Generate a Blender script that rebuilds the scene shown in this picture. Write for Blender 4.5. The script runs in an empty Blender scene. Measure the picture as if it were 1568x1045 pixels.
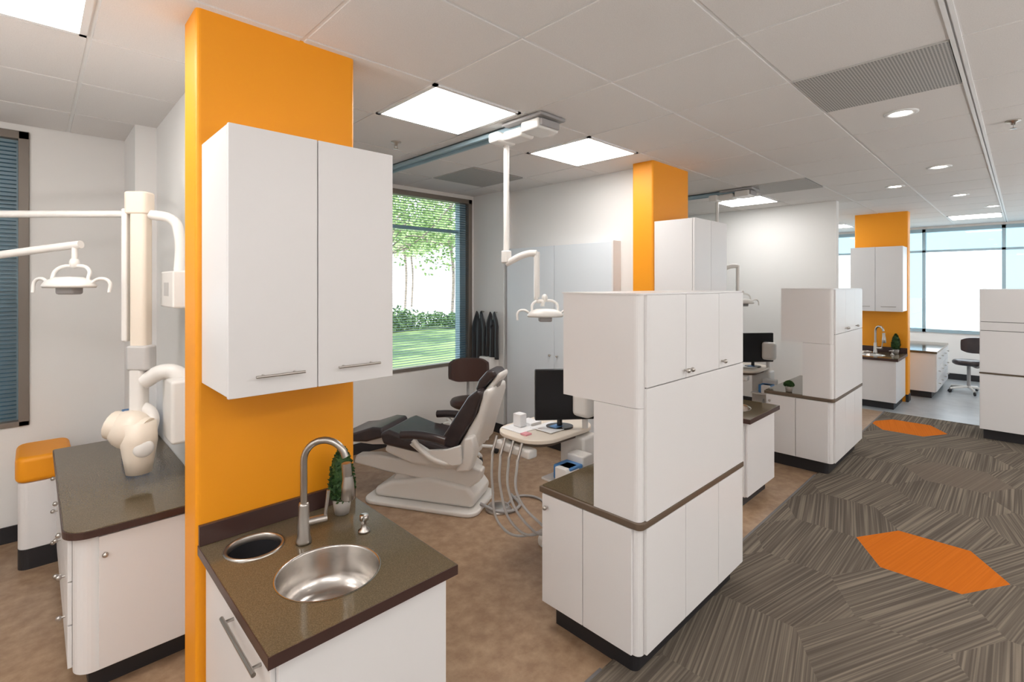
import bpy, bmesh, math, random
from mathutils import Vector, Matrix
from mathutils.geometry import tessellate_polygon
random.seed(7)
C = bpy.context.scene.collection
try:
    bpy.context.scene.view_settings.view_transform = 'Standard'
    bpy.context.scene.view_settings.look = 'None'
except Exception as e:
    print(e)

# ---------------------------------------------------------------- materials
def mat(name, col, rough=0.5, metal=0.0, spec=0.5, noise=None, bump=None, coat=0.0):
    m = bpy.data.materials.new(name); m.use_nodes = True
    nt = m.node_tree; b = nt.nodes['Principled BSDF']
    b.inputs['Base Color'].default_value = (*col, 1)
    b.inputs['Roughness'].default_value = rough
    b.inputs['Metallic'].default_value = metal
    b.inputs['Specular IOR Level'].default_value = spec
    b.inputs['Coat Weight'].default_value = coat
    tc = nt.nodes.new('ShaderNodeTexCoord')
    if noise:
        sc, col2, lo, hi = noise
        n = nt.nodes.new('ShaderNodeTexNoise'); n.inputs['Scale'].default_value = sc
        n.inputs['Detail'].default_value = 8; n.inputs['Roughness'].default_value = .65
        nt.links.new(tc.outputs['Object'], n.inputs['Vector'])
        r = nt.nodes.new('ShaderNodeValToRGB')
        r.color_ramp.elements[0].position = lo; r.color_ramp.elements[1].position = hi
        r.color_ramp.elements[0].color = (*col, 1); r.color_ramp.elements[1].color = (*col2, 1)
        nt.links.new(n.outputs['Fac'], r.inputs['Fac'])
        nt.links.new(r.outputs['Color'], b.inputs['Base Color'])
    if bump:
        n2 = nt.nodes.new('ShaderNodeTexNoise'); n2.inputs['Scale'].default_value = bump[0]
        nt.links.new(tc.outputs['Object'], n2.inputs['Vector'])
        bp = nt.nodes.new('ShaderNodeBump'); bp.inputs['Strength'].default_value = bump[1]
        bp.inputs['Distance'].default_value = 0.01
        nt.links.new(n2.outputs['Fac'], bp.inputs['Height'])
        nt.links.new(bp.outputs['Normal'], b.inputs['Normal'])
    return m

def emis(name, col, s):
    m = bpy.data.materials.new(name); m.use_nodes = True
    nt = m.node_tree; nt.nodes.clear()
    e = nt.nodes.new('ShaderNodeEmission'); e.inputs[0].default_value = (*col, 1); e.inputs[1].default_value = s
    o = nt.nodes.new('ShaderNodeOutputMaterial'); nt.links.new(e.outputs[0], o.inputs[0])
    return m

def glassm(name, col, gl=0.06):
    m = bpy.data.materials.new(name); m.use_nodes = True
    nt = m.node_tree; nt.nodes.clear()
    t = nt.nodes.new('ShaderNodeBsdfTransparent'); t.inputs[0].default_value = (*col, 1)
    g = nt.nodes.new('ShaderNodeBsdfGlossy'); g.inputs['Roughness'].default_value = 0.02
    x = nt.nodes.new('ShaderNodeMixShader'); x.inputs[0].default_value = gl
    o = nt.nodes.new('ShaderNodeOutputMaterial')
    nt.links.new(t.outputs[0], x.inputs[1]); nt.links.new(g.outputs[0], x.inputs[2]); nt.links.new(x.outputs[0], o.inputs[0])
    return m

M_wall = mat('wall_paint', (.84, .83, .815), .9, bump=(300, .05))
M_ceil = mat('ceiling_tile', (.78, .76, .745), .95, noise=(220, (.73, .71, .695), .45, .6), bump=(350, .2))
M_tbar = mat('ceiling_grid_metal', (.80, .80, .80), .5)
M_orange = mat('orange_paint', (.91, .34, .004), .5, bump=(200, .04))
M_lam = mat('white_laminate', (.80, .785, .785), .35)
M_blue = mat('pale_blue_laminate', (.77, .81, .85), .35)
M_count = mat('brown_quartz', (.105, .078, .045), .09, noise=(260, (.165, .125, .075), .45, .62))
M_dark = mat('dark_quartz_edge', (.06, .03, .025), .3)
M_band = mat('brown_band', (.13, .09, .06), .4)
M_black = mat('black_rubber_base', (.018, .017, .02), .5)
M_steel = mat('brushed_nickel', (.50, .47, .44), .28, 1.0)
M_sink = mat('sink_steel', (.58, .55, .52), .24, 1.0, bump=(60, .03))
M_plast = mat('equipment_white', (.80, .78, .75), .3)
M_beige = mat('equipment_beige', (.82, .73, .62), .35)
M_grey = mat('grey_plastic', (.35, .34, .34), .45)
M_lgrey = mat('light_grey_plastic', (.55, .54, .53), .45)
M_uph = mat('dark_upholstery', (.035, .026, .028), .28, noise=(8, (.05, .035, .035), .4, .6))
M_brn = mat('brown_vinyl', (.06, .028, .022), .4)
M_screen = mat('monitor_black', (.008, .008, .01), .2)
M_frame = mat('bronze_window_frame', (.22, .19, .165), .45, .3)
M_bframe = mat('bluegrey_window_frame', (.34, .47, .54), .45)
M_glass = glassm('window_glass', (.95, .98, 1.0), .04)
M_tint = glassm('tinted_window_glass', (.50, .62, .68), .05)
M_blind = mat('blind_slat', (.08, .20, .28), .5)
M_vinyl = mat('vinyl_floor', (.29, .18, .11), .32, noise=(12, (.42, .29, .185), .38, .66), bump=(60, .02))
M_vinylb = mat('bluegrey_floor', (.33, .35, .37), .3, noise=(4, (.39, .41, .43), .4, .6))
M_leaf = mat('leaf_green', (.16, .27, .08), .6, noise=(3, (.38, .50, .22), .35, .65))
M_hedge = mat('hedge_leaf', (.05, .11, .035), .6, noise=(3, (.15, .24, .09), .35, .65))
M_dleaf = mat('dark_leaf', (.015, .05, .012), .7, noise=(30, (.04, .10, .02), .4, .6))
M_bark = mat('bark', (.14, .11, .09), .9, noise=(12, (.24, .2, .16), .4, .6))
M_grass = mat('grass', (.045, .10, .03), .95, noise=(.45, (.18, .26, .09), .44, .56))
M_conc = mat('concrete', (.75, .74, .72), .9, noise=(2, (.82, .81, .78), .4, .6))
M_gap = mat('seam_dark', (.16, .15, .15), .8)
M_pot = mat('pot_ceramic', (.36, .33, .30), .4)
M_paper = mat('paper', (.85, .85, .86), .7)
M_bluebox = mat('blue_plastic', (.08, .25, .55), .4)
M_pink = mat('pink_plastic', (.8, .35, .4), .5)
M_disp = emis('lcd_display', (.35, .45, .95), 0.9)
M_panel = emis('light_diffuser', (1.0, .975, .945), 14.5)
M_down = emis('downlight_lens', (1.0, .94, .86), 26.0)
M_lens = mat('amber_lens', (.55, .32, .05), .1)

def vent_mat():
    m = bpy.data.materials.new('perforated_vent'); m.use_nodes = True
    nt = m.node_tree; b = nt.nodes['Principled BSDF']
    tc = nt.nodes.new('ShaderNodeTexCoord'); v = nt.nodes.new('ShaderNodeTexVoronoi')
    v.inputs['Scale'].default_value = 75; v.inputs['Randomness'].default_value = 0
    nt.links.new(tc.outputs['Object'], v.inputs['Vector'])
    r = nt.nodes.new('ShaderNodeValToRGB')
    r.color_ramp.elements[0].position = .3; r.color_ramp.elements[0].color = (.14, .14, .14, 1)
    r.color_ramp.elements[1].position = .42; r.color_ramp.elements[1].color = (.50, .49, .47, 1)
    nt.links.new(v.outputs['Distance'], r.inputs['Fac']); nt.links.new(r.outputs['Color'], b.inputs['Base Color'])
    b.inputs['Roughness'].default_value = .6
    return m
M_vent = vent_mat()

def carpet_mat(name, c0, c1, c2):
    m = bpy.data.materials.new(name); m.use_nodes = True
    nt = m.node_tree; b = nt.nodes['Principled BSDF']; b.inputs['Roughness'].default_value = 1
    b.inputs['Specular IOR Level'].default_value = .05
    uv = nt.nodes.new('ShaderNodeUVMap'); uv.uv_map = 'UVMap'
    mp = nt.nodes.new('ShaderNodeMapping'); mp.inputs['Scale'].default_value = (85, .8, 1)
    nt.links.new(uv.outputs[0], mp.inputs[0])
    n = nt.nodes.new('ShaderNodeTexNoise'); n.inputs['Scale'].default_value = 1; n.inputs['Detail'].default_value = 1.0
    nt.links.new(mp.outputs[0], n.inputs['Vector'])
    r = nt.nodes.new('ShaderNodeValToRGB'); e = r.color_ramp.elements
    e[0].position = .36; e[0].color = (*c0, 1); e[1].position = .68; e[1].color = (*c2, 1)
    k = e.new(.52); k.color = (*c1, 1)
    nt.links.new(n.outputs['Fac'], r.inputs['Fac']); nt.links.new(r.outputs['Color'], b.inputs['Base Color'])
    n2 = nt.nodes.new('ShaderNodeTexNoise'); n2.inputs['Scale'].default_value = 500
    bp = nt.nodes.new('ShaderNodeBump'); bp.inputs['Strength'].default_value = .4; bp.inputs['Distance'].default_value = .005
    nt.links.new(n2.outputs['Fac'], bp.inputs['Height']); nt.links.new(bp.outputs['Normal'], b.inputs['Normal'])
    return m
M_c1 = carpet_mat('striped_carpet', (.105, .088, .072), (.15, .125, .10), (.235, .195, .155))
M_c2 = carpet_mat('striped_carpet_dark', (.095, .08, .066), (.135, .112, .09), (.205, .17, .135))
M_co = carpet_mat('orange_carpet', (.53, .135, .014), (.56, .145, .015), (.59, .155, .017))
M_ct = carpet_mat('tan_carpet', (.15, .12, .095), (.16, .128, .102), (.18, .145, .115))

# ---------------------------------------------------------------- helpers
def obj(name, me, m=None, parent=None, loc=None, rot=None):
    o = bpy.data.objects.new(name, me); C.objects.link(o)
    if m is not None:
        for mm in (m if isinstance(m, list) else [m]): me.materials.append(mm)
    if parent: o.parent = parent
    if loc: o.location = loc
    if rot: o.rotation_euler = rot
    return o

def empty(name, loc=(0, 0, 0), rz=0):
    o = bpy.data.objects.new(name, None); C.objects.link(o); o.location = loc; o.rotation_euler = (0, 0, rz)
    o.empty_display_size = .1
    return o

def reorigin(E, off):
    off = Vector(off)
    E.location = E.location + Matrix.Rotation(E.rotation_euler.z, 3, 'Z') @ off
    for c in E.children: c.location = c.location - off

def bev(o, w, seg=2):
    if w > 0:
        b = o.modifiers.new('bevel', 'BEVEL'); b.width = w; b.segments = seg; b.limit_method = 'ANGLE'; b.angle_limit = math.radians(40)
        b.harden_normals = False
        for p in o.data.polygons: p.use_smooth = True
        try:
            w2 = o.modifiers.new('wn', 'WEIGHTED_NORMAL'); w2.keep_sharp = False
        except Exception: pass

def boxes(name, lst, m, parent=None, bevel=0, seg=2, loc=None, rot=None):
    vs, fs = [], []
    for (a, b) in lst:
        x0, y0, z0 = a; x1, y1, z1 = b; n = len(vs)
        vs += [(x0, y0, z0), (x1, y0, z0), (x1, y1, z0), (x0, y1, z0), (x0, y0, z1), (x1, y0, z1), (x1, y1, z1), (x0, y1, z1)]
        fs += [tuple(n + i for i in f) for f in [(3, 2, 1, 0), (4, 5, 6, 7), (0, 1, 5, 4), (1, 2, 6, 5), (2, 3, 7, 6), (3, 0, 4, 7)]]
    me = bpy.data.meshes.new(name); me.from_pydata(vs, [], fs); me.update()
    o = obj(name, me, m, parent, loc, rot); bev(o, bevel, seg)
    return o

def fixn(me):
    bm = bmesh.new(); bm.from_mesh(me); bmesh.ops.recalc_face_normals(bm, faces=bm.faces); bm.to_mesh(me); bm.free()

def prism(name, pts, a, b, m, parent=None, axis='z', bevel=0, seg=3, loc=None, rot=None, holes=()):
    loops = [list(pts)] + [list(h) for h in holes]
    flat = [p for l in loops for p in l]; N = len(flat)
    def V(p, t):
        return (p[0], p[1], t) if axis == 'z' else ((p[0], t, p[1]) if axis == 'y' else (t, p[0], p[1]))
    vs = [V(p, a) for p in flat] + [V(p, b) for p in flat]
    fs = []
    if holes:
        tr = tessellate_polygon([[Vector((p[0], p[1], 0)) for p in l] for l in loops])
        for t in tr:
            fs.append(tuple(t)); fs.append(tuple(N + i for i in reversed(t)))
    else:
        fs += [tuple(range(N)), tuple(range(2 * N - 1, N - 1, -1))]
    s = 0
    for l in loops:
        n = len(l)
        for i in range(n):
            j = (i + 1) % n
            fs.append((s + i, s + j, N + s + j, N + s + i))
        s += n
    me = bpy.data.meshes.new(name); me.from_pydata(vs, [], fs); me.update(); fixn(me)
    o = obj(name, me, m, parent, loc, rot); bev(o, bevel, seg)
    return o

def circ(cx, cy, r, n=40, ry=None):
    ry = ry or r
    return [(cx + r * math.cos(2 * math.pi * i / n), cy + ry * math.sin(2 * math.pi * i / n)) for i in range(n)]

def rrect(x0, y0, x1, y1, r, n=6, corners=(1, 1, 1, 1)):
    out = []
    for k, (cx, cy, a0) in enumerate([(x0, y0, 180), (x1, y0, 270), (x1, y1, 0), (x0, y1, 90)]):
        if not corners[k]:
            out.append((cx, cy)); continue
        ccx = cx + (r if cx == x0 else -r); ccy = cy + (r if cy == y0 else -r)
        for i in range(n + 1):
            a = math.radians(a0 + 90 * i / n); out.append((ccx + r * math.cos(a), ccy + r * math.sin(a)))
    return out

def lathe(name, prof, m, loc=(0, 0, 0), parent=None, seg=36, rot=None, sc=None):
    vs, fs = [], []
    for r, z in prof:
        for i in range(seg):
            a = 2 * math.pi * i / seg; vs.append((r * math.cos(a), r * math.sin(a), z))
    for k in range(len(prof) - 1):
        for i in range(seg):
            j = (i + 1) % seg
            fs.append((k * seg + i, k * seg + j, (k + 1) * seg + j, (k + 1) * seg + i))
    me = bpy.data.meshes.new(name); me.from_pydata(vs, [], fs)
    bm = bmesh.new(); bm.from_mesh(me); bmesh.ops.remove_doubles(bm, verts=bm.verts, dist=1e-5)
    bmesh.ops.recalc_face_normals(bm, faces=bm.faces); bm.to_mesh(me); bm.free()
    for p in me.polygons: p.use_smooth = True
    o = obj(name, me, m, parent, loc, rot)
    if sc: o.scale = sc
    return o

def tube(name, pts, r, m, parent=None, smooth=True, res=6):
    cu = bpy.data.curves.new(name, 'CURVE'); cu.dimensions = '3D'; cu.bevel_depth = r; cu.bevel_resolution = res
    cu.use_fill_caps = True; cu.resolution_u = 12
    if smooth:
        sp = cu.splines.new('BEZIER'); sp.bezier_points.add(len(pts) - 1)
        for b, p in zip(sp.bezier_points, pts):
            b.co = p; b.handle_left_type = b.handle_right_type = 'AUTO'
    else:
        sp = cu.splines.new('POLY'); sp.points.add(len(pts) - 1)
        for b, p in zip(sp.points, pts): b.co = (*p, 1)
    o = bpy.data.objects.new(name, cu); C.objects.link(o); cu.materials.append(m)
    if parent: o.parent = parent
    return o

def ell(name, r, m, loc, parent=None, rot=None, sub=3):
    bm = bmesh.new(); bmesh.ops.create_icosphere(bm, subdivisions=sub, radius=1)
    for v in bm.verts: v.co = Vector((v.co.x * r[0], v.co.y * r[1], v.co.z * r[2]))
    me = bpy.data.meshes.new(name); bm.to_mesh(me); bm.free()
    for p in me.polygons: p.use_smooth = True
    return obj(name, me, m, parent, loc, rot)

# ---------------------------------------------------------------- room shell
CZ = 2.85
XL, XR, YB, YF = -2.6, 12.2, -3.2, 4.78     # left, far, behind, window wall
boxes('floor', [((XL, YB, -.1), (8.4, YF, 0))], M_vinyl)
boxes('floor_far_room', [((8.4, YB, -.1), (XR, YF, 0))], M_vinylb)

# carpet of hexagonal tiles
def clip(poly, f):
    out = []
    for i in range(len(poly)):
        a, b = poly[i], poly[(i + 1) % len(poly)]; fa, fb = f(a), f(b)
        if fa >= 0: out.append(a)
        if fa * fb < 0:
            t = fa / (fa - fb); out.append((a[0] + t * (b[0] - a[0]), a[1] + t * (b[1] - a[1])))
    return out
cx0, cx1, cy0, cy1 = XL + .01, 8.4, YB + .01, 1.33
vs, fs, mi, uvs = [], [], [], []
R = .3753
for j in range(-8, 4):
    for i in range(-12, 9):
        hx = 4.08 + .65 * (i + .5 * (j % 2)); hy = .43 + .563 * j
        poly = [(hx + R * math.cos(math.radians(30 + 60 * k)), hy + R * math.sin(math.radians(30 + 60 * k))) for k in range(6)]
        for f in (lambda p: p[0] - cx0, lambda p: cx1 - p[0], lambda p: p[1] - cy0, lambda p: cy1 - p[1]):
            if poly: poly = clip(poly, f)
        if len(poly) < 3: continue
        ang = math.radians(random.choice([90, 90, 90, 78, 78, 102, 66])); ou = random.random() * 50
        n = len(vs); vs += [(p[0], p[1], .006) for p in poly]; fs.append(tuple(range(n, n + len(poly))))
        uvs += [(p[0] * math.cos(ang) + p[1] * math.sin(ang) + ou, -p[0] * math.sin(ang) + p[1] * math.cos(ang)) for p in poly]
        mi.append(2 if (i, j) in ((0, 0), (5, 1)) else 3 if (i, j) in ((3, 0), (-3, -1), (7, -1)) else random.choice([0, 0, 0, 1]))
me = bpy.data.meshes.new('carpet'); me.from_pydata(vs, [], fs)
ul = me.uv_layers.new(name='UVMap')
for p, k in zip(me.polygons, mi): p.material_index = k
for li, l in enumerate(me.loops): ul.data[li].uv = uvs[l.vertex_index]
obj('carpet', me, [M_c1, M_c2, M_co, M_ct])
boxes('trim_carpet_edge', [((cx0, 1.325, 0.0), (1.85, 1.34, .008)), ((3.05, 1.325, 0), (5.15, 1.34, .008)), ((6.35, 1.325, 0), (8.4, 1.34, .008))], M_gap)

# window wall
wins = [(-2.3, -.02), (1.6, 3.92), (5.2, 7.37), (8.7, 11.2)]
Z0, Z1 = .78, 2.80
pcs = [((XL, YF, 0), (XR + .2, YF + .22, Z0)), ((XL, YF, Z1), (XR + .2, YF + .22, 3.2))]
px = XL
for a, b in wins:
    pcs.append(((px, YF, Z0), (a, YF + .22, Z1))); px = b
pcs.append(((px, YF, Z0), (XR + .2, YF + .22, Z1)))
boxes('wall_back', pcs, M_wall)
boxes('baseboard_back', [((XL, YF - .012, 0), (XR, YF, .11))], M_black)
for k, (a, b) in enumerate(wins):
    W = empty('window_%d' % (k + 1), (0, 0, 0))
    w = .055; y0, y1 = YF - .015, YF + .10
    boxes('frame', [((a, y0, Z0), (a + w, y1, Z1)), ((b - w, y0, Z0), (b, y1, Z1)), ((a, y0, Z1 - w), (b, y1, Z1)), ((a, y0, Z0), (b, y1, Z0 + .035)),
                    ], M_frame, W, .004)
    boxes('transom', [((a + w, YF + .09, 2.38), (b - w, YF + .13, 2.42))], M_bframe, W)
    boxes('reveal', [((b - w - .09, YF + .05, Z0), (b - w, YF + .14, Z1)), ((a + w, YF + .05, Z0), (a + w + .09, YF + .14, Z1))], M_bframe, W)
    boxes('glass', [((a + w, YF + .16, Z0), (b - w, YF + .165, Z1))], M_glass, W)
    # venetian blind slats
    sl = []
    z = Z0 + .06
    while z < Z1 - .08:
        sl.append(((a + w + .01, YF + .003, z), (b - w - .01, YF + .046, z + .0015))); z += .028
    o = boxes('blind_slats', sl, M_blind, W)
# far wall
fp = [(-2.8, -1.45), (-1.4, .22), (.27, 1.3), (1.35, 1.75), (1.8, 3.0), (3.05, 4.4)]
boxes('wall_far', [((XR, YB - .2, 0), (XR + .2, YF + .2, .85)), ((XR, YB - .2, 2.80), (XR + .2, YF + .2, 3.2)),
                   ((XR, YB - .2, .85), (XR + .2, -2.8, 2.8)), ((XR, 4.4, .85), (XR + .2, YF, 2.8))], M_wall)
W = empty('window_5')
fr = [((XR - .02, -2.8, .85), (XR + .1, 4.4, .91)), ((XR - .02, -2.8, 2.74), (XR + .1, 4.4, 2.80)), ((XR - .02, -2.8, 2.36), (XR + .08, 4.4, 2.40))]
for a, b in fp: fr.append(((XR - .02, b - .0, .85), (XR + .1, b + .05, 2.8)))
boxes('frame', fr, M_bframe, W)
boxes('glass', [((XR + .12, .27, .9), (XR + .125, 1.3, 2.36)), ((XR + .12, 1.8, .9), (XR + .125, 4.4, 2.36))], M_glass, W)
boxes('tinted_glass', [((XR + .13, -2.8, 2.4), (XR + .135, 4.4, 2.8)), ((XR + .13, 1.35, .9), (XR + .135, 1.75, 2.4)), ((XR + .13, -2.8, .9), (XR + .135, .22, 2.4))], M_tint, W)
boxes('baseboard_far', [((XR - .012, YB, 0), (XR, YF - .012, .11))], M_black)
boxes('wall_right', [((XL - .2, YB - .2, 0), (XR + .2, YB, 3.2))], M_wall)
boxes('wall_left', [((XL - .2, YB, 0), (XL, YF + .22, 3.2))], M_wall)

# partitions and piers
def partition(x, y0, name='partition_wall'):
    boxes(name, [((x, y0, 0), (x + .12, 4.23, CZ + .02)), ((x - .12, 4.23, 0), (x + .12, YF, CZ + .02))], M_wall)
partition(.62, 2.475); partition(4.07, 2.475); partition(7.52, 1.70)
boxes('baseboard_partition', [((7.508, 1.69, 0), (7.52, 4.23, .11)), ((7.508, 1.69, 0), (7.65, 1.70, .11)),
                              ((3.94, 4.218, 0), (4.06, 4.23, .11)), ((3.938, 4.218, 0), (3.95, YF - .012, .11)), ((.488, 4.218, 0), (.50, YF - .012, .11)), ((7.388, 4.218, 0), (7.40, YF - .012, .11))], M_black)

# ceiling
GX, GY, GS, GT = 1.56, .21, .69, .67
lights = {(-3, 3), (0, 3), (2, 3), (7, 3), (10, 3), (13, 0), (10, -3), (5, -3), (2, -3), (0, -3), (-3, -3), (-4, -1), (-5, 2), (13, 3), (7, -4)}  # off-view panels behind the camera include extras added to brighten the room
vents = {(2, 0), (6, 2), (2, 5)}
boxes('roof_slab', [((XL - .2, YB - .2, 2.98), (XR + .2, YF + .22, 3.2))], M_wall)
tiles, bars = [], []
nx0, nx1, ny0, ny1 = -7, 16, -6, 7
for i in range(nx0, nx1):
    for j in range(ny0, ny1):
        if (i, j) in lights or (i, j) in vents: continue
        a, b = GX + GS * i, GX + GS * (i + 1); c, d = GY + GT * j, GY + GT * (j + 1)
        a, b, c, d = max(a, XL), min(b, XR), max(c, YB), min(d, YF)
        if b - a < .05 or d - c < .05: continue
        tiles.append(((a + .008, c + .008, CZ - .005), (b - .008, d - .008, CZ + .03)))
boxes('ceiling', tiles, M_ceil, bevel=.003, seg=1)
for i in range(nx0, nx1 + 1):
    x = GX + GS * i
    if XL < x < XR: bars.append(((x - .011, YB, CZ), (x + .011, YF, CZ + .02)))
for j in range(ny0, ny1 + 1):
    y = GY + GT * j
    if YB < y < YF: bars.append(((XL, y - .011, CZ + .0005), (XR, y + .011, CZ + .0195)))
boxes('trim_ceiling_grid', bars, M_tbar)
boxes('trim_slot_diffuser', [((XL, GY - .020, CZ - .012), (XR, GY - .004, CZ)), ((XL, GY + .004, CZ - .012), (XR, GY + .020, CZ))], M_tbar)
for (i, j) in sorted(lights):
    a, b = GX + GS * i, GX + GS * (i + 1); c, d = GY + GT * j, GY + GT * (j + 1)
    E = empty('ceiling_light_panel', ((a + b) / 2, (c + d) / 2, CZ))
    hx, hy = GS / 2 - .012, GT / 2 - .012
    boxes('frame', [((-hx, -hy, -.01), (hx, -hy + .025, .01)), ((-hx, hy - .025, -.01), (hx, hy, .01)), ((-hx, -hy, -.01), (-hx + .025, hy, .01)), ((hx - .025, -hy, -.01), (hx, hy, .01))], M_tbar, E)
    boxes('diffuser', [((-hx + .025, -hy + .025, -.008), (hx - .025, hy - .025, .01))], M_panel, E)
for (i, j) in vents:
    a, b = GX + GS * i, GX + GS * (i + 1); c, d = GY + GT * j, GY + GT * (j + 1)
    boxes('ceiling_air_vent', [((a + .011, c + .025, CZ - .008), (b - .011, d - .011, CZ + .01))], M_vent)
for x, y in [(1.905, .545), (3.975, .545), (6.045, .545), (8.115, .545), (6.9, 1.0), (9.6, .3), (3.975, -1.6), (8.115, -1.6), (-.2, -.8)]:
    E = empty('recessed_downlight', (x, y, CZ - .006))
    lathe('trim_ring', [(.055, 0), (.058, -.006), (.082, -.008), (.09, -.004), (.09, 0)], M_tbar, parent=E)
    lathe('lens', [(0, -.002), (.056, -.002)], M_down, parent=E)
for x, y in [(2.0, 3.35), (4.7, .05), (2.6, -.05)]:
    E = empty('fire_sprinkler', (x, y, CZ - .006))
    lathe('escutcheon', [(0, 0), (.04, 0), (.038, -.006), (.015, -.012), (.012, -.03), (0, -.03)], M_steel, parent=E, seg=20)
    lathe('deflector', [(0, -.05), (.018, -.05), (.018, -.053), (0, -.053)], M_steel, parent=E, seg=12)
    boxes('yoke', [((-.014, -.002, -.05), (-.010, .002, -.02)), ((.010, -.002, -.05), (.014, .002, -.02))], M_steel, E)

# ---------------------------------------------------------------- orange column + upper cabinet + sink counter
def plant(parent, loc, r, h, rp):
    x, y, z = loc
    lathe('plant_pot', [(0, 0), (rp * .75, 0), (rp, rp * 1.6), (rp * .9, rp * 1.6), (rp * .85, rp * 1.3), (0, rp * 1.3)], M_pot, loc, parent, 24)
    vs, fs = [], []
    for k in range(900):
        t = random.random(); a = random.random() * 6.283
        rr = r * (math.sin(math.pi * min(1, .15 + t * .85)) ** .5) * (1 - .35 * t) * (.75 + .3 * random.random())
        p = Vector((x + rr * math.cos(a), y + rr * math.sin(a), z + rp * 1.5 + t * h))
        u = Vector((random.uniform(-1, 1), random.uniform(-1, 1), random.uniform(-1, 1))).normalized() * .009
        w = u.cross(Vector((random.random(), random.random(), random.random()))).normalized() * .006
        n = len(vs); vs += [p - u, p + w, p + u, p - w]; fs.append((n, n + 1, n + 2, n + 3))
    me = bpy.data.meshes.new('foliage'); me.from_pydata([tuple(v) for v in vs], [], fs); obj('foliage', me, M_dleaf, parent)
    lathe('foliage_core', [(0, 0), (r * .6, h * .1), (r * .75, h * .4), (r * .55, h * .8), (0, h)], M_dleaf, (x, y, z + rp * 1.4), parent, 16)
    reorigin(parent, loc)

def bar_handle(parent, a, b, off, r=.006):
    a, b, off = Vector(a), Vector(b), Vector(off); t = (b - a).normalized()
    tube('bar_handle', [tuple(a + off), tuple(b + off)], r, M_steel, parent, False)
    for p in (a + t * .03, b - t * .03): tube('handle_post', [tuple(p), tuple(p + off)], r * .8, M_steel, parent, False)

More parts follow.
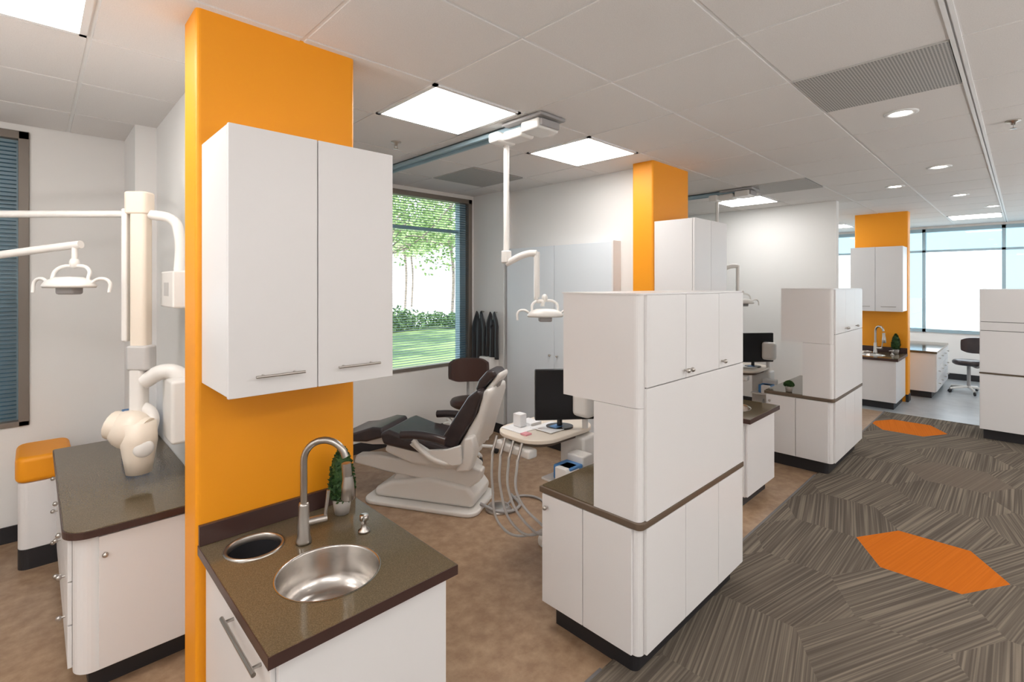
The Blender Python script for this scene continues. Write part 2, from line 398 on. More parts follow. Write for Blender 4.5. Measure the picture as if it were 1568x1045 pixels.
def sink_station(loc, rz, extras=True):
    E = empty('orange_column', loc, rz)
    prism('column', rrect(0, 0, .664, .21, .018, 4), 0, CZ + .01, M_orange, E)
    boxes('base_trim', [((.664, .0, 0), (.672, .21, .11)), ((.638, -.008, 0), (.672, .0, .11))], M_black, E)
    E2 = empty('wall_cabinet', loc, rz)
    boxes('carcass', [((.02, -.35, 1.36), (.655, -.001, 2.305))], M_lam, E2, .002)
    boxes('doors', [((.02, -.372, 1.355), (.3275, -.353, 2.307)), ((.3315, -.372, 1.355), (.655, -.353, 2.307))], M_lam, E2, .002)
    boxes('door_seam', [((.3, -.3525, 1.37), (.36, -.3500, 2.3))], M_gap, E2)
    bar_handle(E2, (.10, -.372, 1.425), (.27, -.372, 1.425), (0, -.03, 0), .005)
    bar_handle(E2, (.40, -.372, 1.425), (.58, -.372, 1.425), (0, -.03, 0), .005)
    reorigin(E2, (.33, -.18, 1.8))
    # sink counter
    S = empty('sink_counter', loc, rz)
    c0 = (.305, -.525); h0 = (.165, -.165)
    prism('countertop', [(.008, -.815), (.66, -.815), (.66, -.001), (.008, -.001)], .685, .72, M_count, S, holes=[circ(c0[0], c0[1], .178), circ(h0[0], h0[1], .098)])
    boxes('counter_edge', [((.005, -.8175, .684), (.663, -.815, .7195)), ((.66, -.815, .684), (.6625, -.001, .7195)), ((.0055, -.815, .684), (.008, -.001, .7195))], M_dark, S)
    boxes('backsplash', [((.008, -.02, .72), (.66, -.0012, .80))], M_dark, S, .002)
    boxes('cabinet_sides', [((.045, -.765, .1), (.063, -.001, .684)), ((.617, -.765, .1), (.635, -.001, .684)), ((.063, -.765, .1), (.617, -.745, .684)), ((.063, -.745, .1), (.617, -.02, .118)), ((.063, -.02, .1), (.617, -.001, .684))], M_lam, S)
    boxes('side_door', [((.03, -.76, .11), (.0445, -.02, .68))], M_lam, S, .002)
    boxes('front_panel', [((.045, -.783, .105), (.635, -.766, .682))], M_lam, S, .002)
    boxes('toe_kick', [((.08, -.72, 0), (.6, -.001, .1))], M_black, S)
    bar_handle(S, (.03, -.37, .615), (.03, -.71, .615), (-.03, 0, 0), .007)
    # sink bowl
    lathe('sink_bowl', [(.181, .0015), (.176, .002), (.173, -.005), (.170, -.10), (.155, -.135), (.12, -.15), (.03, -.158), (.028, -.165), (0, -.165)], M_sink, (c0[0], c0[1], .72), S, 56)
    lathe('drain', [(.03, -.155), (.022, -.150), (.018, -.156), (0, -.157)], M_steel, (c0[0], c0[1], .72), S, 24)
    lathe('waste_hole', [(.108, .0), (.106, .006), (.098, .007), (.094, .0), (.094, -.03)], M_steel, (h0[0], h0[1], .72), S, 40)
    lathe('waste_chute', [(.094, -.02), (.09, -.3), (0, -.3)], M_black, (h0[0], h0[1], .72), S, 40)
    reorigin(S, (.33, -.4, 0))
    F = empty('gooseneck_faucet', loc, rz)
    fx, fy = .315, -.27; dx, dy = .70, -.71
    lathe('base', [(0, 0), (.030, 0), (.030, .01), (.024, .03), (.020, .15), (.018, .16), (0, .16)], M_steel, (fx, fy, .721), F)
    pts = [(fx, fy, .86), (fx, fy, 1.02)]
    for k in range(0, 9):
        a = math.pi - k * math.pi * .93 / 8
        rr = .085
        pts.append((fx + dx * (rr + rr * math.cos(a)), fy + dy * (rr + rr * math.cos(a)), 1.045 + rr * math.sin(a)))
    tube('gooseneck', pts, .0135, M_steel, F)
    ex, ey = fx + dx * .171, fy + dy * .171
    tube('spray_head', [(ex, ey, 1.04), (ex + .004, ey - .004, .955)], .018, M_steel, F, False)
    lathe('spray_nozzle', [(.018, .04), (.024, 0), (.027, -.05), (.022, -.055), (0, -.055)], M_steel, (ex + .005, ey - .005, .95), F, 24)
    tube('valve', [(fx, fy, .80), (fx + .085, fy - .02, .80)], .016, M_steel, F, False)
    tube('lever', [(fx + .078, fy - .018, .80), (fx + .092, fy - .02, .91)], .007, M_steel, F, False)
    reorigin(F, (fx, fy, .721))
    D = empty('soap_dispenser', loc, rz)
    lathe('body', [(0, 0), (.024, 0), (.024, .008), (.012, .014), (.010, .045), (.018, .05), (.018, .07), (0, .072)], M_steel, (.53, -.355, .721), D, 24)
    tube('spout', [(.53, -.355, .785), (.50, -.40, .782)], .006, M_steel, D, False)
    reorigin(D, (.53, -.355, .721))
    P = empty('potted_topiary', loc, rz)
    plant(P, (.54, -.13, .721), .064, .235, .042)

sink_station((.459, 2.264, 0), 0)
sink_station((3.91, 2.264, 0), 0)
sink_station((9.35, 1.865, 0), -math.pi / 2)

# ---------------------------------------------------------------- island towers
def knob(parent, p, d):
    p = Vector(p); d = Vector(d)
    tube('knob_stem', [tuple(p), tuple(p + d * .018)], .005, M_steel, parent, False)
    q = p + d * .022
    ell('knob', (.012, .012, .012), M_steel, tuple(q), parent, sub=2)

def tower(x, y):
    E = empty('island_cabinet', (x, y, 0))
    L = 1.10; zb = .695
    r = .03
    prism('base_carcass', rrect(.004, .004, L, .562, r, 5, (1, 0, 0, 0)), .12, .682, M_lam, E)
    prism('edge_band', rrect(-.014, -.014, L + .01, .58, r, 5, (1, 0, 0, 0)), .682, .71, M_band, E, bevel=.002)
    prism('counter_surface', rrect(.0, .25, L, .575, .01, 2, (0, 0, 1, 1)), .71, .714, M_count, E)
    prism('middle_section', rrect(0, 0, L, .245, r, 5, (1, 0, 0, 0)), .71, 1.205, M_lam, E)
    prism('upper_section', rrect(0, 0, L, .43, r, 5, (1, 0, 0, 0)), 1.207, 1.705, M_lam, E)
    prism('top_cap', rrect(-.006, -.006, L + .004, .434, r, 5, (1, 0, 0, 0)), 1.705, 1.712, M_lam, E)
    # corner posts + doors, aisle side
    bays = [.035, .397, .77, L]
    ud, ld = [], []
    for a, b in zip(bays[:-1], bays[1:]):
        ud.append(((a + .002, -.014, 1.297), (b - .002, .0, 1.703)))
        ld.append(((a + .002, -.012, .125), (b - .002, .003, .678)))
    boxes('upper_doors', ud, M_lam, E, .0015)
    boxes('lower_doors', ld, M_lam, E, .0015)
    boxes('plain_panel', [((.035, -.014, .713), (L - .002, .0, 1.292))], M_lam, E, .0015)
    boxes('door_seams', [((.04, -.003, 1.29), (L - .003, -.0005, 1.70)), ((.04, .0005, .13), (L - .003, .0035, .67))], M_gap, E)
    # treatment side (short face) panels
    boxes('end_doors', [((-.012, .035, .125), (.003, .30, .678)), ((-.012, .304, .125), (.003, .562, .678))], M_lam, E, .0015)
    boxes('end_seam', [((-.001, .04, .13), (.0035, .56, .67))], M_gap, E)
    prism('toe_kick', rrect(.05, .05, L - .03, .52, .03, 4, (1, 0, 0, 0)), 0, .12, M_black, E)
    for kx in (.375, .42): knob(E, (kx, -.014, 1.335), (0, -1, 0))
    knob(E, (.80, -.014, 1.335), (0, -1, 0))
    knob(E, (-.012, .525, .62), (-1, 0, 0))
tower(1.89, 1.158)
tower(5.19, 1.20)
# tower on right side of the aisle
E = empty('storage_cabinet', (7.7, .35, 0))
boxes('carcass', [((.0, -1.6, .12), (.6, 0, 1.70))], M_lam, E, .004)
dr = []
for a, b in [(-.53, -.004), (-1.06, -.534), (-1.598, -1.064)]:
    dr += [((-.018, a, 1.335), (-.001, b, 1.695)), ((-.018, a, .765), (-.001, b, 1.23)), ((-.018, a, .125), (-.001, b, .745)), ((-.018, a, 1.236), (-.001, b, 1.329))]
boxes('doors', dr, M_lam, E, .0015)
boxes('edge_band', [((-.022, -1.6, .748), (-.002, .003, .762))], M_band, E)
boxes('seams', [((-.0012, -1.59, .13), (-.0004, -.01, 1.69))], M_gap, E)
boxes('toe_kick', [((.05, -1.55, 0), (.55, -.03, .12))], M_black, E)
for yy in (-.49, -.575): knob(E, (-.018, yy, 1.37), (-1, 0, 0))

# far work counter
E = empty('drawer_base_cabinet', (9.89, .94, 0))
boxes('carcass', [((.0, 0, .1), (1.6, .55, .69))], M_lam, E, .003)
boxes('countertop', [((-.02, -.02, .69), (1.62, .57, .725))], M_count, E, .003)
boxes('toe_kick', [((.05, .05, 0), (1.55, .5, .1))], M_black, E)
dr = []
for k in range(4):
    for z0, z1 in [(.11, .29), (.295, .48), (.485, .685)]:
        dr.append(((.005 + k * .4, -.016, z0), (.395 + k * .4, -.001, z1)))
boxes('drawer_fronts', dr, M_lam, E, .0015)
for k in range(4):
    for z in (.22, .41, .61): knob(E, (.2 + k * .4, -.016, z), (0, -1, 0))

# ---------------------------------------------------------------- tall cabinets on partitions
def tall_cab(x):
    E = empty('tall_wall_cabinet', (x, 2.72, 0))
    boxes('carcass', [((-.11, 0, .1), (-.001, 1.44, 2.16))], M_blue, E, .002)
    boxes('doors', [((-.128, .0, .10), (-.111, .717, 2.16)), ((-.128, .723, .10), (-.111, 1.44, 2.16))], M_blue, E, .0015)
    boxes('end_strip', [((-.13, -.02, .10), (-.001, -.001, 2.17))], M_lam, E, .002)
    boxes('toe', [((-.09, 0, 0), (-.001, 1.44, .1))], M_black, E)
    knob(E, (-.128, .67, 1.0), (-1, 0, 0)); knob(E, (-.128, .77, 1.0), (-1, 0, 0))
tall_cab(4.07)

# ---------------------------------------------------------------- left bay counter with drawers
E = empty('drawer_counter', (.12, 2.75, 0))
prism('countertop', rrect(-.03, -.03, .498, 1.46, .09, 10, (1, 0, 0, 0)), .69, .72, M_count, E, bevel=.003)
prism('countertop_edge', rrect(-.034, -.034, .498, 1.46, .094, 10, (1, 0, 0, 0)), .686, .715, M_dark, E)
prism('carcass', rrect(0, 0, .498, 1.46, .07, 8, (1, 0, 0, 0)), .1, .686, M_lam, E)
dr = []; kn = []
for a, b in [(.08, .52), (.525, .98), (.985, 1.45)]:
    for z0, z1 in [(.11, .29), (.295, .475), (.48, .675)]:
        dr.append(((-.016, a, z0), (-.001, b, z1))); kn.append((-.016, (a + b) / 2, (z0 + z1) / 2 + .03))
boxes('drawer_fronts', dr, M_lam, E, .0015)
boxes('seams', [((-.0012, .09, .115), (.001, 1.44, .67))], M_gap, E)
for p in kn: knob(E, p, (-1, 0, 0))
boxes('end_panel', [((.08, -.016, .11), (.49, -.001, .675))], M_lam, E, .0015)
knob(E, (.10, -.016, .60), (0, -1, 0))
boxes('toe_kick', [((.05, .05, 0), (.45, 1.4, .1))], M_black, E)

# orange padded box seat
E = empty('padded_bench', (-.07, 4.25, 0))
prism('body', rrect(0, 0, .24, .40, .05, 6), .12, .53, M_lam, E, bevel=.006)
prism('toe', rrect(.0, -.005, .24, .40, .05, 6), 0, .12, M_black, E)
prism('cushion', rrect(-.012, -.015, .25, .41, .06, 6), .53, .69, M_orange, E, bevel=.03, seg=4)

# glove boxes on left counter
E = empty('glove_box', (.42, 3.92, .721))
boxes('box', [((0, 0, 0), (.12, .24, .11))], M_paper, E, .003)
boxes('box_top', [((0, 0, .111), (.12, .24, .20))], M_bluebox, E, .003)

# ---------------------------------------------------------------- dental lamp head
def lamp_head(E, p, ang):
    x, y, z = p
    H = empty('lamp_head', p, ang); H.parent = E
    lathe('shell', [(0, .045), (.05, .042), (.085, .025), (.10, 0), (.095, -.012), (.088, -.004), (.0, .012)], M_plast, (0, 0, 0), H, 32, sc=(1.25, .8, 1))
    lathe('reflector', [(0, .004), (.07, -.004), (.088, -.006)], M_steel, (0, 0, -.002), H, 32, sc=(1.2, .78, 1))
    ell('lens_bulb', (.022, .018, .018), M_lens, (0, 0, -.008), H, sub=2)
    boxes('lamp_housing', [((-.045, -.035, -.045), (.045, .035, .02))], M_grey, H, .012, 3)
    for s in (-1, 1):
        tube('handle', [(s * .10, 0, .01), (s * .15, .01, .035), (s * .185, .015, .02), (s * .19, .01, -.035)], .008, M_plast, H)
    tube('yoke', [(-.09, .0, .02), (-.08, .02, .08), (0, .03, .10), (.08, .02, .08), (.09, 0, .02)], .009, M_plast, H)
    ell('yoke_joint', (.022, .022, .03), M_plast, (0, .03, .115), H, sub=2)

# left bay lamp and x-ray arm
E = empty('dental_light', (0, 0, 0))
lamp_head(E, (.13, 3.34, 1.745), -.75)
tube('drop', [(.151, 3.36, 1.86), (.151, 3.36, 1.95)], .013, M_plast, E, False)
tube('arm', [(.174, 3.34, 1.955), (.114, 3.40, 1.945), (-.45, 3.96, 1.84)], .02, M_plast, E)
tube('arm_post', [(-.45, 3.96, 1.84), (-.50, 4.0, 2.12)], .018, M_plast, E, False)
tube('support_arm', [(.42, 3.26, 2.125), (-.55, 4.19, 2.125)], .019, M_plast, E, False)
reorigin(E, (.12, 3.4, 1.9))

E = empty('xray_arm_unit', (0, 0, 0))
boxes('wall_box', [((.50, 3.02, 1.63), (.619, 3.35, 1.82))], M_plast, E, .01, 3)
boxes('box_display', [((.4985, 3.12, 1.69), (.4995, 3.24, 1.76))], M_lgrey, E)
tube('riser', [(.56, 3.2, 1.80), (.56, 3.2, 2.02), (.54, 3.22, 2.09), (.46, 3.28, 2.12), (.42, 3.31, 2.12)], .026, M_plast, E)
def rbox(name, w, d, z0, z1, m, c, rot=-.77, bv=.012):
    return prism(name, rrect(-w / 2, -d / 2, w / 2, d / 2, min(w, d) * .3, 5), z0, z1, m, E, bevel=bv, loc=(c[0], c[1], 0), rot=(0, 0, rot))
rbox('arm_cover_top', .12, .09, 2.12, 2.24, M_beige, (.405, 3.32))
rbox('arm_upper', .085, .07, 1.42, 2.17, M_beige, (.41, 3.31))
rbox('arm_second', .03, .08, 1.45, 2.15, M_plast, (.365, 3.36))
rbox('elbow', .12, .09, 1.30, 1.43, M_lgrey, (.41, 3.30))
rbox('arm_lower', .075, .07, 1.05, 1.31, M_plast, (.40, 3.30))
tube('side_arm', [(.42, 3.28, 1.24), (.50, 3.22, 1.29), (.56, 3.18, 1.27), (.60, 3.17, 1.22)], .04, M_plast, E)
boxes('side_bracket', [((.50, 3.06, .93), (.619, 3.30, 1.26))], M_plast, E, .02, 3)
tube('head_yoke', [(.40, 3.30, 1.12), (.45, 3.26, 1.06), (.44, 3.24, .97)], .03, M_plast, E)
ell('head_body', (.11, .09, .10), M_beige, (.36, 3.26, 1.00), E, (0, .2, -.77))
tube('head_barrel', [(.29, 3.31, 1.03), (.42, 3.20, .99)], .072, M_beige, E, False)
lathe('head_cone', [(0, .1), (.075, .1), (.08, .0), (.068, -.08), (.055, -.16), (.05, -.16), (.05, -.1), (0, -.08)], M_beige, (.39, 3.22, .945), E, 32)
ell('head_cap', (.045, .02, .045), M_plast, (.40, 3.155, .92), E)
reorigin(E, (.5, 3.2, 1.2))
E.location.y -= .06

# ---------------------------------------------------------------- ceiling track light per bay
def track(x, lamp=True):
    E = empty('ceiling_track_dental_light', (x, 0, 0))
    boxes('rail', [((-.055, 2.15, CZ - .045), (-.035, 4.7, CZ - .009)), ((.035, 2.15, CZ - .045), (.055, 4.7, CZ - .009)), ((-.055, 2.15, CZ - .02), (.055, 4.7, CZ - .009))], M_bframe, E, .003)
    boxes('rail_plate', [((-.12, 2.10, CZ - .03), (.12, 2.46, CZ - .0105))], M_grey, E, .004)
    boxes('trolley', [((-.10, 2.14, CZ - .10), (.10, 2.30, CZ - .032))], M_plast, E, .012, 3)
    boxes('trolley_cap', [((-.085, 2.12, CZ - .085), (.085, 2.139, CZ - .04))], M_grey, E, .004)
    boxes('trolley_b', [((-.08, 2.32, CZ - .11), (.06, 2.50, CZ - .046))], M_plast, E, .02, 3)
    y = 2.54
    boxes('arm_knuckle', [((-.13, y - .05, CZ - .12), (.05, y + .05, CZ - .05))], M_plast, E, .018, 3)
    tube('pole', [(-.0, y, CZ - .08), (0, y, 1.93)], .02, M_plast, E, False)
    boxes('pole_collar', [((-.028, y - .028, 1.90), (.028, y + .028, 1.99))], M_plast, E, .01, 3)
    tube('short_arm', [(0, y, 1.90), (.07, y - .15, 1.965), (.10, y - .20, 1.965)], .024, M_plast, E)
    tube('drop', [(.10, y - .20, 1.975), (.10, y - .20, 1.66)], .02, M_plast, E, False)
    lamp_head(E, (.12, y - .26, 1.54), -.7)
    tube('link', [(.10, y - .20, 1.70), (.10, y - .2, 1.64), (.12, y - .235, 1.63), (.12, y - .235, 1.60)], .014, M_plast, E)
    reorigin(E, (0, 2.5, CZ))
track(2.40); track(5.85)

# ---------------------------------------------------------------- dental chair
def chair(loc, rz):
    E = empty('dental_chair', loc, rz)
    P = lambda n, pts, w, m, b=.01, yo=0, sg=3: prism(n, pts, yo - w / 2, yo + w / 2, m, E, 'y', b, sg)
    prism('base_plate', rrect(-.52, -.26, .46, .26, .10, 8), 0, .035, M_plast, E, bevel=.012)
    P('base_body', [(-.44, .035), (.40, .035), (.43, .12), (.36, .20), (.05, .235), (-.30, .17), (-.45, .10)], .36, M_plast, .035, sg=4)
    P('lift_arm', [(-.32, .14), (.05, .10), (.34, .20), (.40, .30), (.30, .36), (-.05, .30), (-.30, .22)], .24, M_plast, .03, sg=4)
    P('side_cover', [(-.66, .27), (-.36, .23), (.0, .20), (.34, .16), (.45, .24), (.47, .33), (.30, .37), (-.1, .34), (-.45, .36), (-.64, .34)], .10, M_plast, .02, -.10, 4)
    P('seat_shell', [(-.34, .42), (-.1, .34), (.22, .33), (.36, .37), (.33, .45), (.10, .46), (-.3, .50)], .44, M_plast, .03, sg=4)
    P('seat_cushion', [(-.36, .57), (-.33, .48), (0, .44), (.24, .44), (.27, .50), (.12, .53), (-.1, .55), (-.28, .60)], .50, M_uph, .03, sg=4)
    P('legrest_cushion', [(-.36, .60), (-.33, .53), (-.50, .475), (-.70, .46), (-.76, .48), (-.75, .52), (-.62, .54), (-.45, .60)], .42, M_uph, .02, sg=4)
    P('legrest_shell', [(-.34, .53), (-.28, .46), (-.48, .44), (-.68, .445), (-.7, .46), (-.5, .475)], .30, M_plast, .01)
    P('backrest_cushion', [(.12, .50), (.20, .46), (.28, .50), (.44, .76), (.50, .93), (.46, .96), (.38, .90), (.26, .72)], .44, M_uph, .03, sg=4)
    P('backrest_shell', [(.20, .44), (.36, .42), (.45, .52), (.50, .70), (.56, .90), (.56, .97), (.50, .955), (.45, .78), (.30, .52)], .40, M_plast, .035, sg=4)
    P('back_arm', [(.30, .34), (.42, .36), (.46, .50), (.44, .62), (.37, .60), (.36, .46)], .12, M_plast, .02, -.22)
    P('headrest_post', [(.50, .92), (.54, .90), (.58, 1.0), (.54, 1.01)], .08, M_grey, .006)
    P('headrest', [(.40, .93), (.45, .92), (.52, 1.0), (.58, 1.05), (.56, 1.09), (.50, 1.09), (.43, 1.01)], .24, M_uph, .025, sg=4)
    P('headrest_shell', [(.47, .93), (.54, .95), (.61, 1.04), (.60, 1.08), (.575, 1.06), (.53, 1.0)], .20, M_plast, .02, sg=4)
    for s in (-1, 1):
        tube('armrest_support', [(.34, s * .27, .42), (.20, s * .31, .42), (.05, s * .32, .50), (-.02, s * .32, .57)], .022, M_plast, E)
        P('armrest_side', [(.30, .40), (.37, .42), (.36, .56), (.25, .52), (.10, .50), (.0, .55), (-.06, .53), (.05, .46), (.2, .43)], .035, M_plast, .01, s * .30)
        tube('armrest_pad', [(-.12, s * .32, .60), (0, s * .32, .61), (.15, s * .32, .60), (.24, s * .31, .58)], .032, M_uph, E)
    tube('cord', [(.44, -.1, .05), (.62, -.12, .02), (.72, 0, .02), (.60, .2, .02)], .012, M_grey, E)
chair((2.36, 3.36, 0), math.atan2(-.87, .49))
chair((5.81, 3.36, 0), math.atan2(-.87, .49))

def pedal(x, y):
    E = empty('foot_pedal', (x, y, 0))
    lathe('disc', [(0, .035), (.05, .034), (.07, .028), (.10, .012), (.105, 0), (0, 0)], M_steel, (0, 0, 0), E, 32)
    lathe('rim', [(.075, .03), (.08, .034), (.085, .028)], M_grey, (0, 0, 0), E, 32)
    tube('cable', [(.1, 0, .012), (.25, .05, .012), (.35, -.1, .012), (.2, -.3, .012), (.05, -.45, .012)], .009, M_grey, E)
pedal(2.60, 2.84)

# ---------------------------------------------------------------- stools
def stool(x, y, rz, m, sz=.50):
    E = empty('operator_stool', (x, y, 0), rz)
    for k in range(5):
        a = k * 2 * math.pi / 5
        tube('leg', [(0, 0, .10), (.14 * math.cos(a), .14 * math.sin(a), .085), (.27 * math.cos(a), .27 * math.sin(a), .07)], .018, M_plast, E)
        lathe('caster', [(0, -.012), (.026, -.012), (.03, 0), (.026, .012), (0, .012)], M_black, (.27 * math.cos(a), .27 * math.sin(a), .03), E, 16, (math.pi / 2, 0, a))
        tube('caster_stem', [(.27 * math.cos(a), .27 * math.sin(a), .07), (.27 * math.cos(a), .27 * math.sin(a), .03)], .008, M_grey, E, False)
    tube('gas_lift', [(0, 0, .08), (0, 0, sz - .05)], .024, M_grey, E, False)
    lathe('seat', [(0, -.05), (.17, -.05), (.20, -.03), (.205, .0), (.19, .025), (.12, .035), (0, .03)], m, (0, 0, sz), E, 36)
    tube('back_support', [(0, .05, sz - .05), (0, .22, sz - .05), (0, .26, sz + .05), (0, .24, sz + .22)], .014, M_grey, E)
    # curved back cushion with rounded corners, swept on an arc
    vs, fs = [], []; nu, nv = 16, 10
    for j in range(nv + 1):
        tv = j / nv * 2 - 1
        for i in range(nu + 1):
            tu = i / nu * 2 - 1
            # superellipse rounding of outline
            w = (1 - abs(tv) ** 4) ** .25 if abs(tv) < 1 else 0
            w = .80 + .20 * w
            a = math.radians(44 * tu * w); hh = .125 * tv * (1 - .18 * abs(tu) ** 4)
            vs.append((.29 * math.sin(a), .29 * math.cos(a) - .07, sz + .29 + hh))
    for j in range(nv):
        for i in range(nu):
            q = j * (nu + 1) + i; fs.append((q, q + 1, q + nu + 2, q + nu + 1))
    me = bpy.data.meshes.new('back_cushion'); me.from_pydata(vs, [], fs)
    o = obj('back_cushion', me, m, E)
    sm = o.modifiers.new('s', 'SOLIDIFY'); sm.thickness = .05; sm.offset = 0
    bev(o, .02, 4)
stool(3.22, 3.95, -.6, M_brn, .55)
stool(10.85, .62, 2.2, M_uph, .50)
stool(6.6, 3.7, -.6, M_brn, .52)

# lead aprons on pier
def apron(x, y, z, w, h, m):
    vs, fs = [], []; nu, nv = 14, 16
    for j in range(nv + 1):
        t = j / nv
        ww = w * (.35 + .65 * min(1, t * 4)) * (1 - .12 * math.sin(t * 3)) 
        for i in range(nu + 1):
            s = i / nu - .5
            top = -.05 * math.cos(s * 6.28) * (1 - t) if t < .2 else 0
            vs.append((x - .03 - .02 * math.sin(s * 14 + 1) * (.3 + t), y + s * ww, z - t * h + top))
    for j in range(nv):
        for i in range(nu):
            a = j * (nu + 1) + i; fs.append((a, a + 1, a + nu + 2, a + nu + 1))
    me = bpy.data.meshes.new('lead_apron'); me.from_pydata(vs, [], fs)
    for p in me.polygons: p.use_smooth = True
    o = obj('apron', me, m); s = o.modifiers.new('s', 'SOLIDIFY'); s.thickness = .018; s.offset = 1
    return o
E = empty('hanging_lead_apron')
for yy, ww, hh in ((4.58, .26, .66), (4.34, .22, .5)):
    a = apron(3.915, yy, 1.38, ww, hh, M_black); a.parent = E
    tube('hook', [(3.95, yy, 1.42), (3.90, yy, 1.42), (3.89, yy, 1.36)], .008, M_steel, E)
reorigin(E, (3.92, 4.5, 1.3))
E = empty('wall_dispenser', (3.80, 4.30, .70))
boxes('body', [((0, 0, 0), (.145, .2, .2))], M_plast, E, .015, 3)
boxes('tray', [((-.02, .02, -.02), (.145, .18, -.001))], M_grey, E, .004)

# ---------------------------------------------------------------- delivery cart with monitor
def cart(dx, dy=0):
    E = empty('delivery_unit', (dx, dy, 0))
    prism('foot', rrect(2.42, 1.86, 2.78, 2.30, .08, 6), 0, .05, M_plast, E, bevel=.015)
    boxes('column', [((2.52, 1.95, .05), (2.68, 2.15, .77))], M_plast, E, .02, 3)
    prism('table', rrect(2.13, 1.98, 2.75, 2.42, .17, 10), .785, .81, M_beige, E, bevel=.006)
    prism('table_under', rrect(2.17, 2.02, 2.71, 2.38, .15, 10), .755, .785, M_band, E, bevel=.004)
    boxes('instrument_bar', [((2.12, 2.05, .70), (2.20, 2.36, .755))], M_plast, E, .015, 3)
    for k in range(4):
        y = 2.33 - k * .075
        tube('handpiece', [(2.12, y, .79), (2.08, y, .69)], .009, M_steel, E, False)
        tube('hose', [(2.08, y, .70), (2.07, y - .01, .5), (2.10 + .02 * k, y - .06 - .02 * k, .24 + .03 * k), (2.22 + .01 * k, y - .15, .17 + .03 * k), (2.38, 2.0, .35), (2.52, 2.02, .45)], .008, M_lgrey, E)
    boxes('papers', [((2.20, 2.20, .811), (2.36, 2.38, .815)), ((2.33, 2.06, .8155), (2.54, 2.24, .818)), ((2.36, 2.26, .811), (2.46, 2.38, .83))], M_paper, E)
    boxes('tissue_pack', [((2.28, 2.28, .816), (2.34, 2.35, .90))], M_paper, E, .006)
    boxes('pink_card', [((2.19, 2.14, .811), (2.24, 2.19, .82))], M_pink, E)
    boxes('blue_card', [((2.42, 2.10, .8185), (2.50, 2.16, .823))], M_bluebox, E)
    # monitor
    Mn = empty('monitor', (2.47, 2.10, .81), math.radians(-38)); Mn.parent = E
    prism('foot', circ(0, .03, .09, 24, .07), 0, .012, M_screen, Mn)
    tube('neck', [(0, .03, .01), (0, .03, .16)], .018, M_screen, Mn, False)
    boxes('casing', [((-.17, -.02, .06), (.22, .018, .39))], M_screen, Mn, .008, 3)
    boxes('panel', [((-.155, -.0215, .08), (.205, -.0195, .375))], M_screen, Mn)
    # white articulated device
    tube('device_arm', [(2.60, 2.0, .81), (2.60, 2.0, .95), (2.58, 1.97, 1.02)], .02, M_plast, E)
    prism('device_body', rrect(2.50, 1.90, 2.60, 2.04, .035, 5), .90, 1.10, M_plast, E, bevel=.03, seg=4)
    # shelf with curing unit
    boxes('shelf', [((2.24, 1.84, .555), (2.55, 2.06, .57))], M_plast, E, .004)
    boxes('device_box', [((2.27, 1.86, .571), (2.40, 1.99, .66))], M_bluebox, E, .01)
    boxes('device_cover', [((2.40, 1.86, .571), (2.50, 1.99, .70))], M_plast, E, .01)
    prism('display_unit', [(1.84, .571), (1.98, .571), (1.98, .66), (1.90, .66)], 2.262, 2.38, M_plast, E, 'x', .004, 2, loc=(-.02, -.03, .0))
    reorigin(E, (2.5, 2.1, 0))
cart(0); cart(3.42, .03)
E = empty('curing_light', (2.16, 1.80, 0))
boxes('stand_leg', [((-.01, -.01, .0), (.01, .01, .58))], M_grey, E)
prism('base', circ(0, 0, .09), 0, .02, M_grey, E)
boxes('body', [((-.05, -.045, .58), (.05, .05, .63))], M_plast, E, .008, 3)
boxes('display', [((-.035, -.035, .631), (.035, .02, .633))], M_disp, E)
E = empty('potted_plant', (0, 0, 0)); plant(E, (5.25, 1.58, .716), .05, .05, .035)

# ---------------------------------------------------------------- exterior
boxes('ground_outside', [((-60, YF + .22, -.25), (30, 19, -.15))], M_grass)
boxes('pavement_outside', [((-60, 19.9, -.27), (90, 90, -.16)), ((30, YF + .22, -.27), (90, 19.9, -.16)), ((XR + .3, -60, -.27), (90, YF + .2, -.16))], M_conc)
def leaves(name, blobs, n, size, m, parent=None):
    vs, fs = [], []
    for k in range(n):
        c, r = random.choice(blobs)
        d = Vector((random.gauss(0, 1), random.gauss(0, 1), random.gauss(0, 1))).normalized() * (random.random() ** .4)
        p = Vector(c) + Vector((d.x * r[0], d.y * r[1], d.z * r[2]))
        p.z = max(p.z, -.1 + size)
        u = Vector((random.uniform(-1, 1), random.uniform(-1, 1), random.uniform(-1, 1))).normalized() * size
        w = u.cross(Vector((random.random(), random.random(), random.random() + .1))).normalized() * size * .6
        q = len(vs); vs += [tuple(p - u), tuple(p + w), tuple(p + u), tuple(p - w)]; fs.append((q, q + 1, q + 2, q + 3))
    me = bpy.data.meshes.new(name); me.from_pydata(vs, [], fs)
    return obj(name, me, m, parent)
def tree(x, y, h, r, n, m=M_leaf, size=.11, lo=.62):
    E = empty('tree', (0, 0, 0))
    tube('trunk', [(x, y, -.15), (x + .1, y, h * .3), (x - .05, y + .1, h * .55), (x, y, h * .8)], .08, M_bark, E)
    bl = []
    for k in range(11):
        a = k * 2.4; rr = r * (.3 + .6 * random.random())
        c = (x + rr * math.cos(a), y + rr * math.sin(a), h * lo + random.uniform(-.2, .45) * h * .6)
        tube('branch', [(x, y, h * .45), ((x + c[0]) / 2, (y + c[1]) / 2, h * .5 + .3), c], .02, M_bark, E)
        bl.append((c, (r * .45, r * .45, r * .28)))
    leaves('leaves', bl, n, size, m, E)
tree(6.9, 12.5, 5.4, 2.9, 3000, size=.06)
tree(15.5, 20.5, 8.0, 3.4, 3000, size=.08)
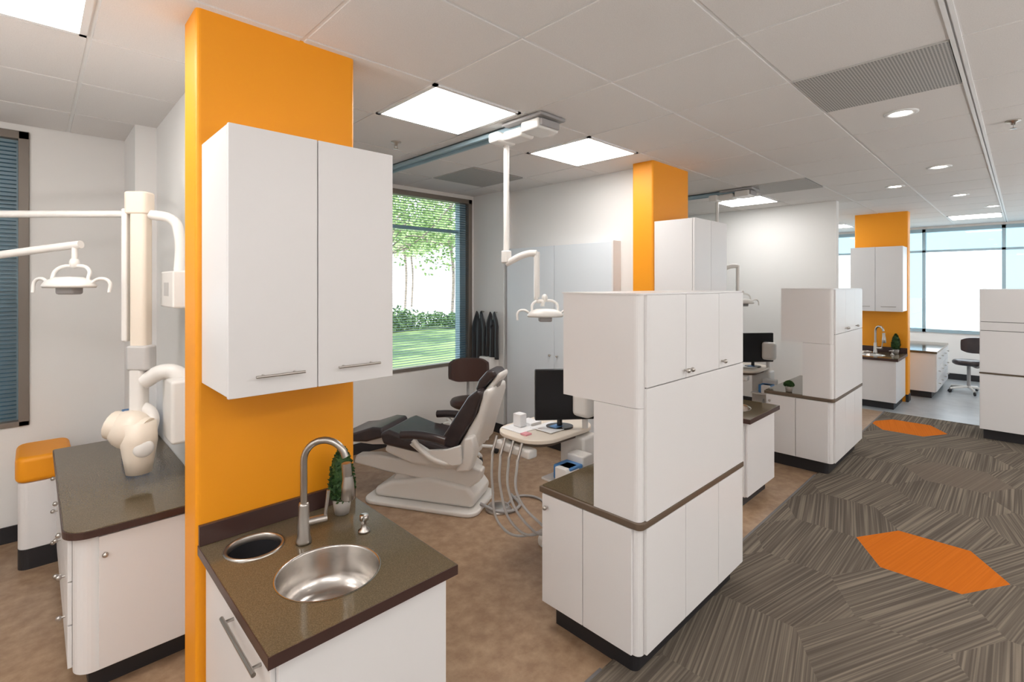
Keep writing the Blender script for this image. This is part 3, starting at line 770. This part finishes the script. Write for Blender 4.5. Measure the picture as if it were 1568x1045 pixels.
tree(18, 29, 9.0, 4.0, 3600, size=.10)
tree(11.0, 21, 8.5, 3.2, 3000, size=.08)
tree(23, 36, 9.0, 4.0, 3600, size=.12)
tree(-.9, 9.0, 4.2, 2.2, 5200, M_dleaf, .16)
tree(-3.6, 8.8, 4.2, 2.2, 4200, M_dleaf, .16)
bl = []
for k in range(22): bl.append(((random.uniform(4, 24), random.uniform(17.2, 18.2), .15), (.8, .5, random.uniform(.3, .8))))
leaves('hedge', bl, 12000, .07, M_hedge)
bl = [((x, 7.6, .7), (.7, .5, .9)) for x in (-4, -3.2, -2.4, -1.6, -.8, 0)]
leaves('hedge', bl, 6000, .07, M_dleaf)

# ---------------------------------------------------------------- light
w = bpy.data.worlds.new('World'); bpy.context.scene.world = w; w.use_nodes = True
nt = w.node_tree; bg = nt.nodes['Background']
bg.inputs[0].default_value = (.92, .96, 1.0, 1); bg.inputs[1].default_value = 3.8
s = bpy.data.lights.new('sun', 'SUN'); s.energy = 6; s.angle = .02; s.color = (1, .96, .88)
so = bpy.data.objects.new('sun', s); C.objects.link(so); so.rotation_euler = (math.radians(42), 0, math.radians(-25))
# unseen area lamps added to brighten the ceiling, right of aisle and behind viewer
for x, y, p in [(-1.2, -1.2, 48), (1.5, -2.2, 40), (4.5, -2.2, 38), (7.0, -2.4, 30), (10.2, -2.2, 30), (-1.6, 2.0, 36)]:
    l = bpy.data.lights.new('fill_uplight', 'AREA'); l.shape = 'DISK'; l.size = .6; l.energy = p; l.color = (1, .97, .945)
    o = bpy.data.objects.new('fill_uplight', l); C.objects.link(o); o.location = (x, y, 1.5); o.rotation_euler = (math.pi, 0, 0)

# ---------------------------------------------------------------- camera
cd = bpy.data.cameras.new('camera'); co = bpy.data.objects.new('camera', cd); C.objects.link(co)
co.location = (0, 0, 1.75); co.rotation_euler = (math.radians(90), 0, math.radians(-44.03))
cd.sensor_width = 36; cd.lens = 758 / 1568 * 36; cd.shift_y = -.0552; cd.clip_start = .02; cd.clip_end = 300
bpy.context.scene.camera = co
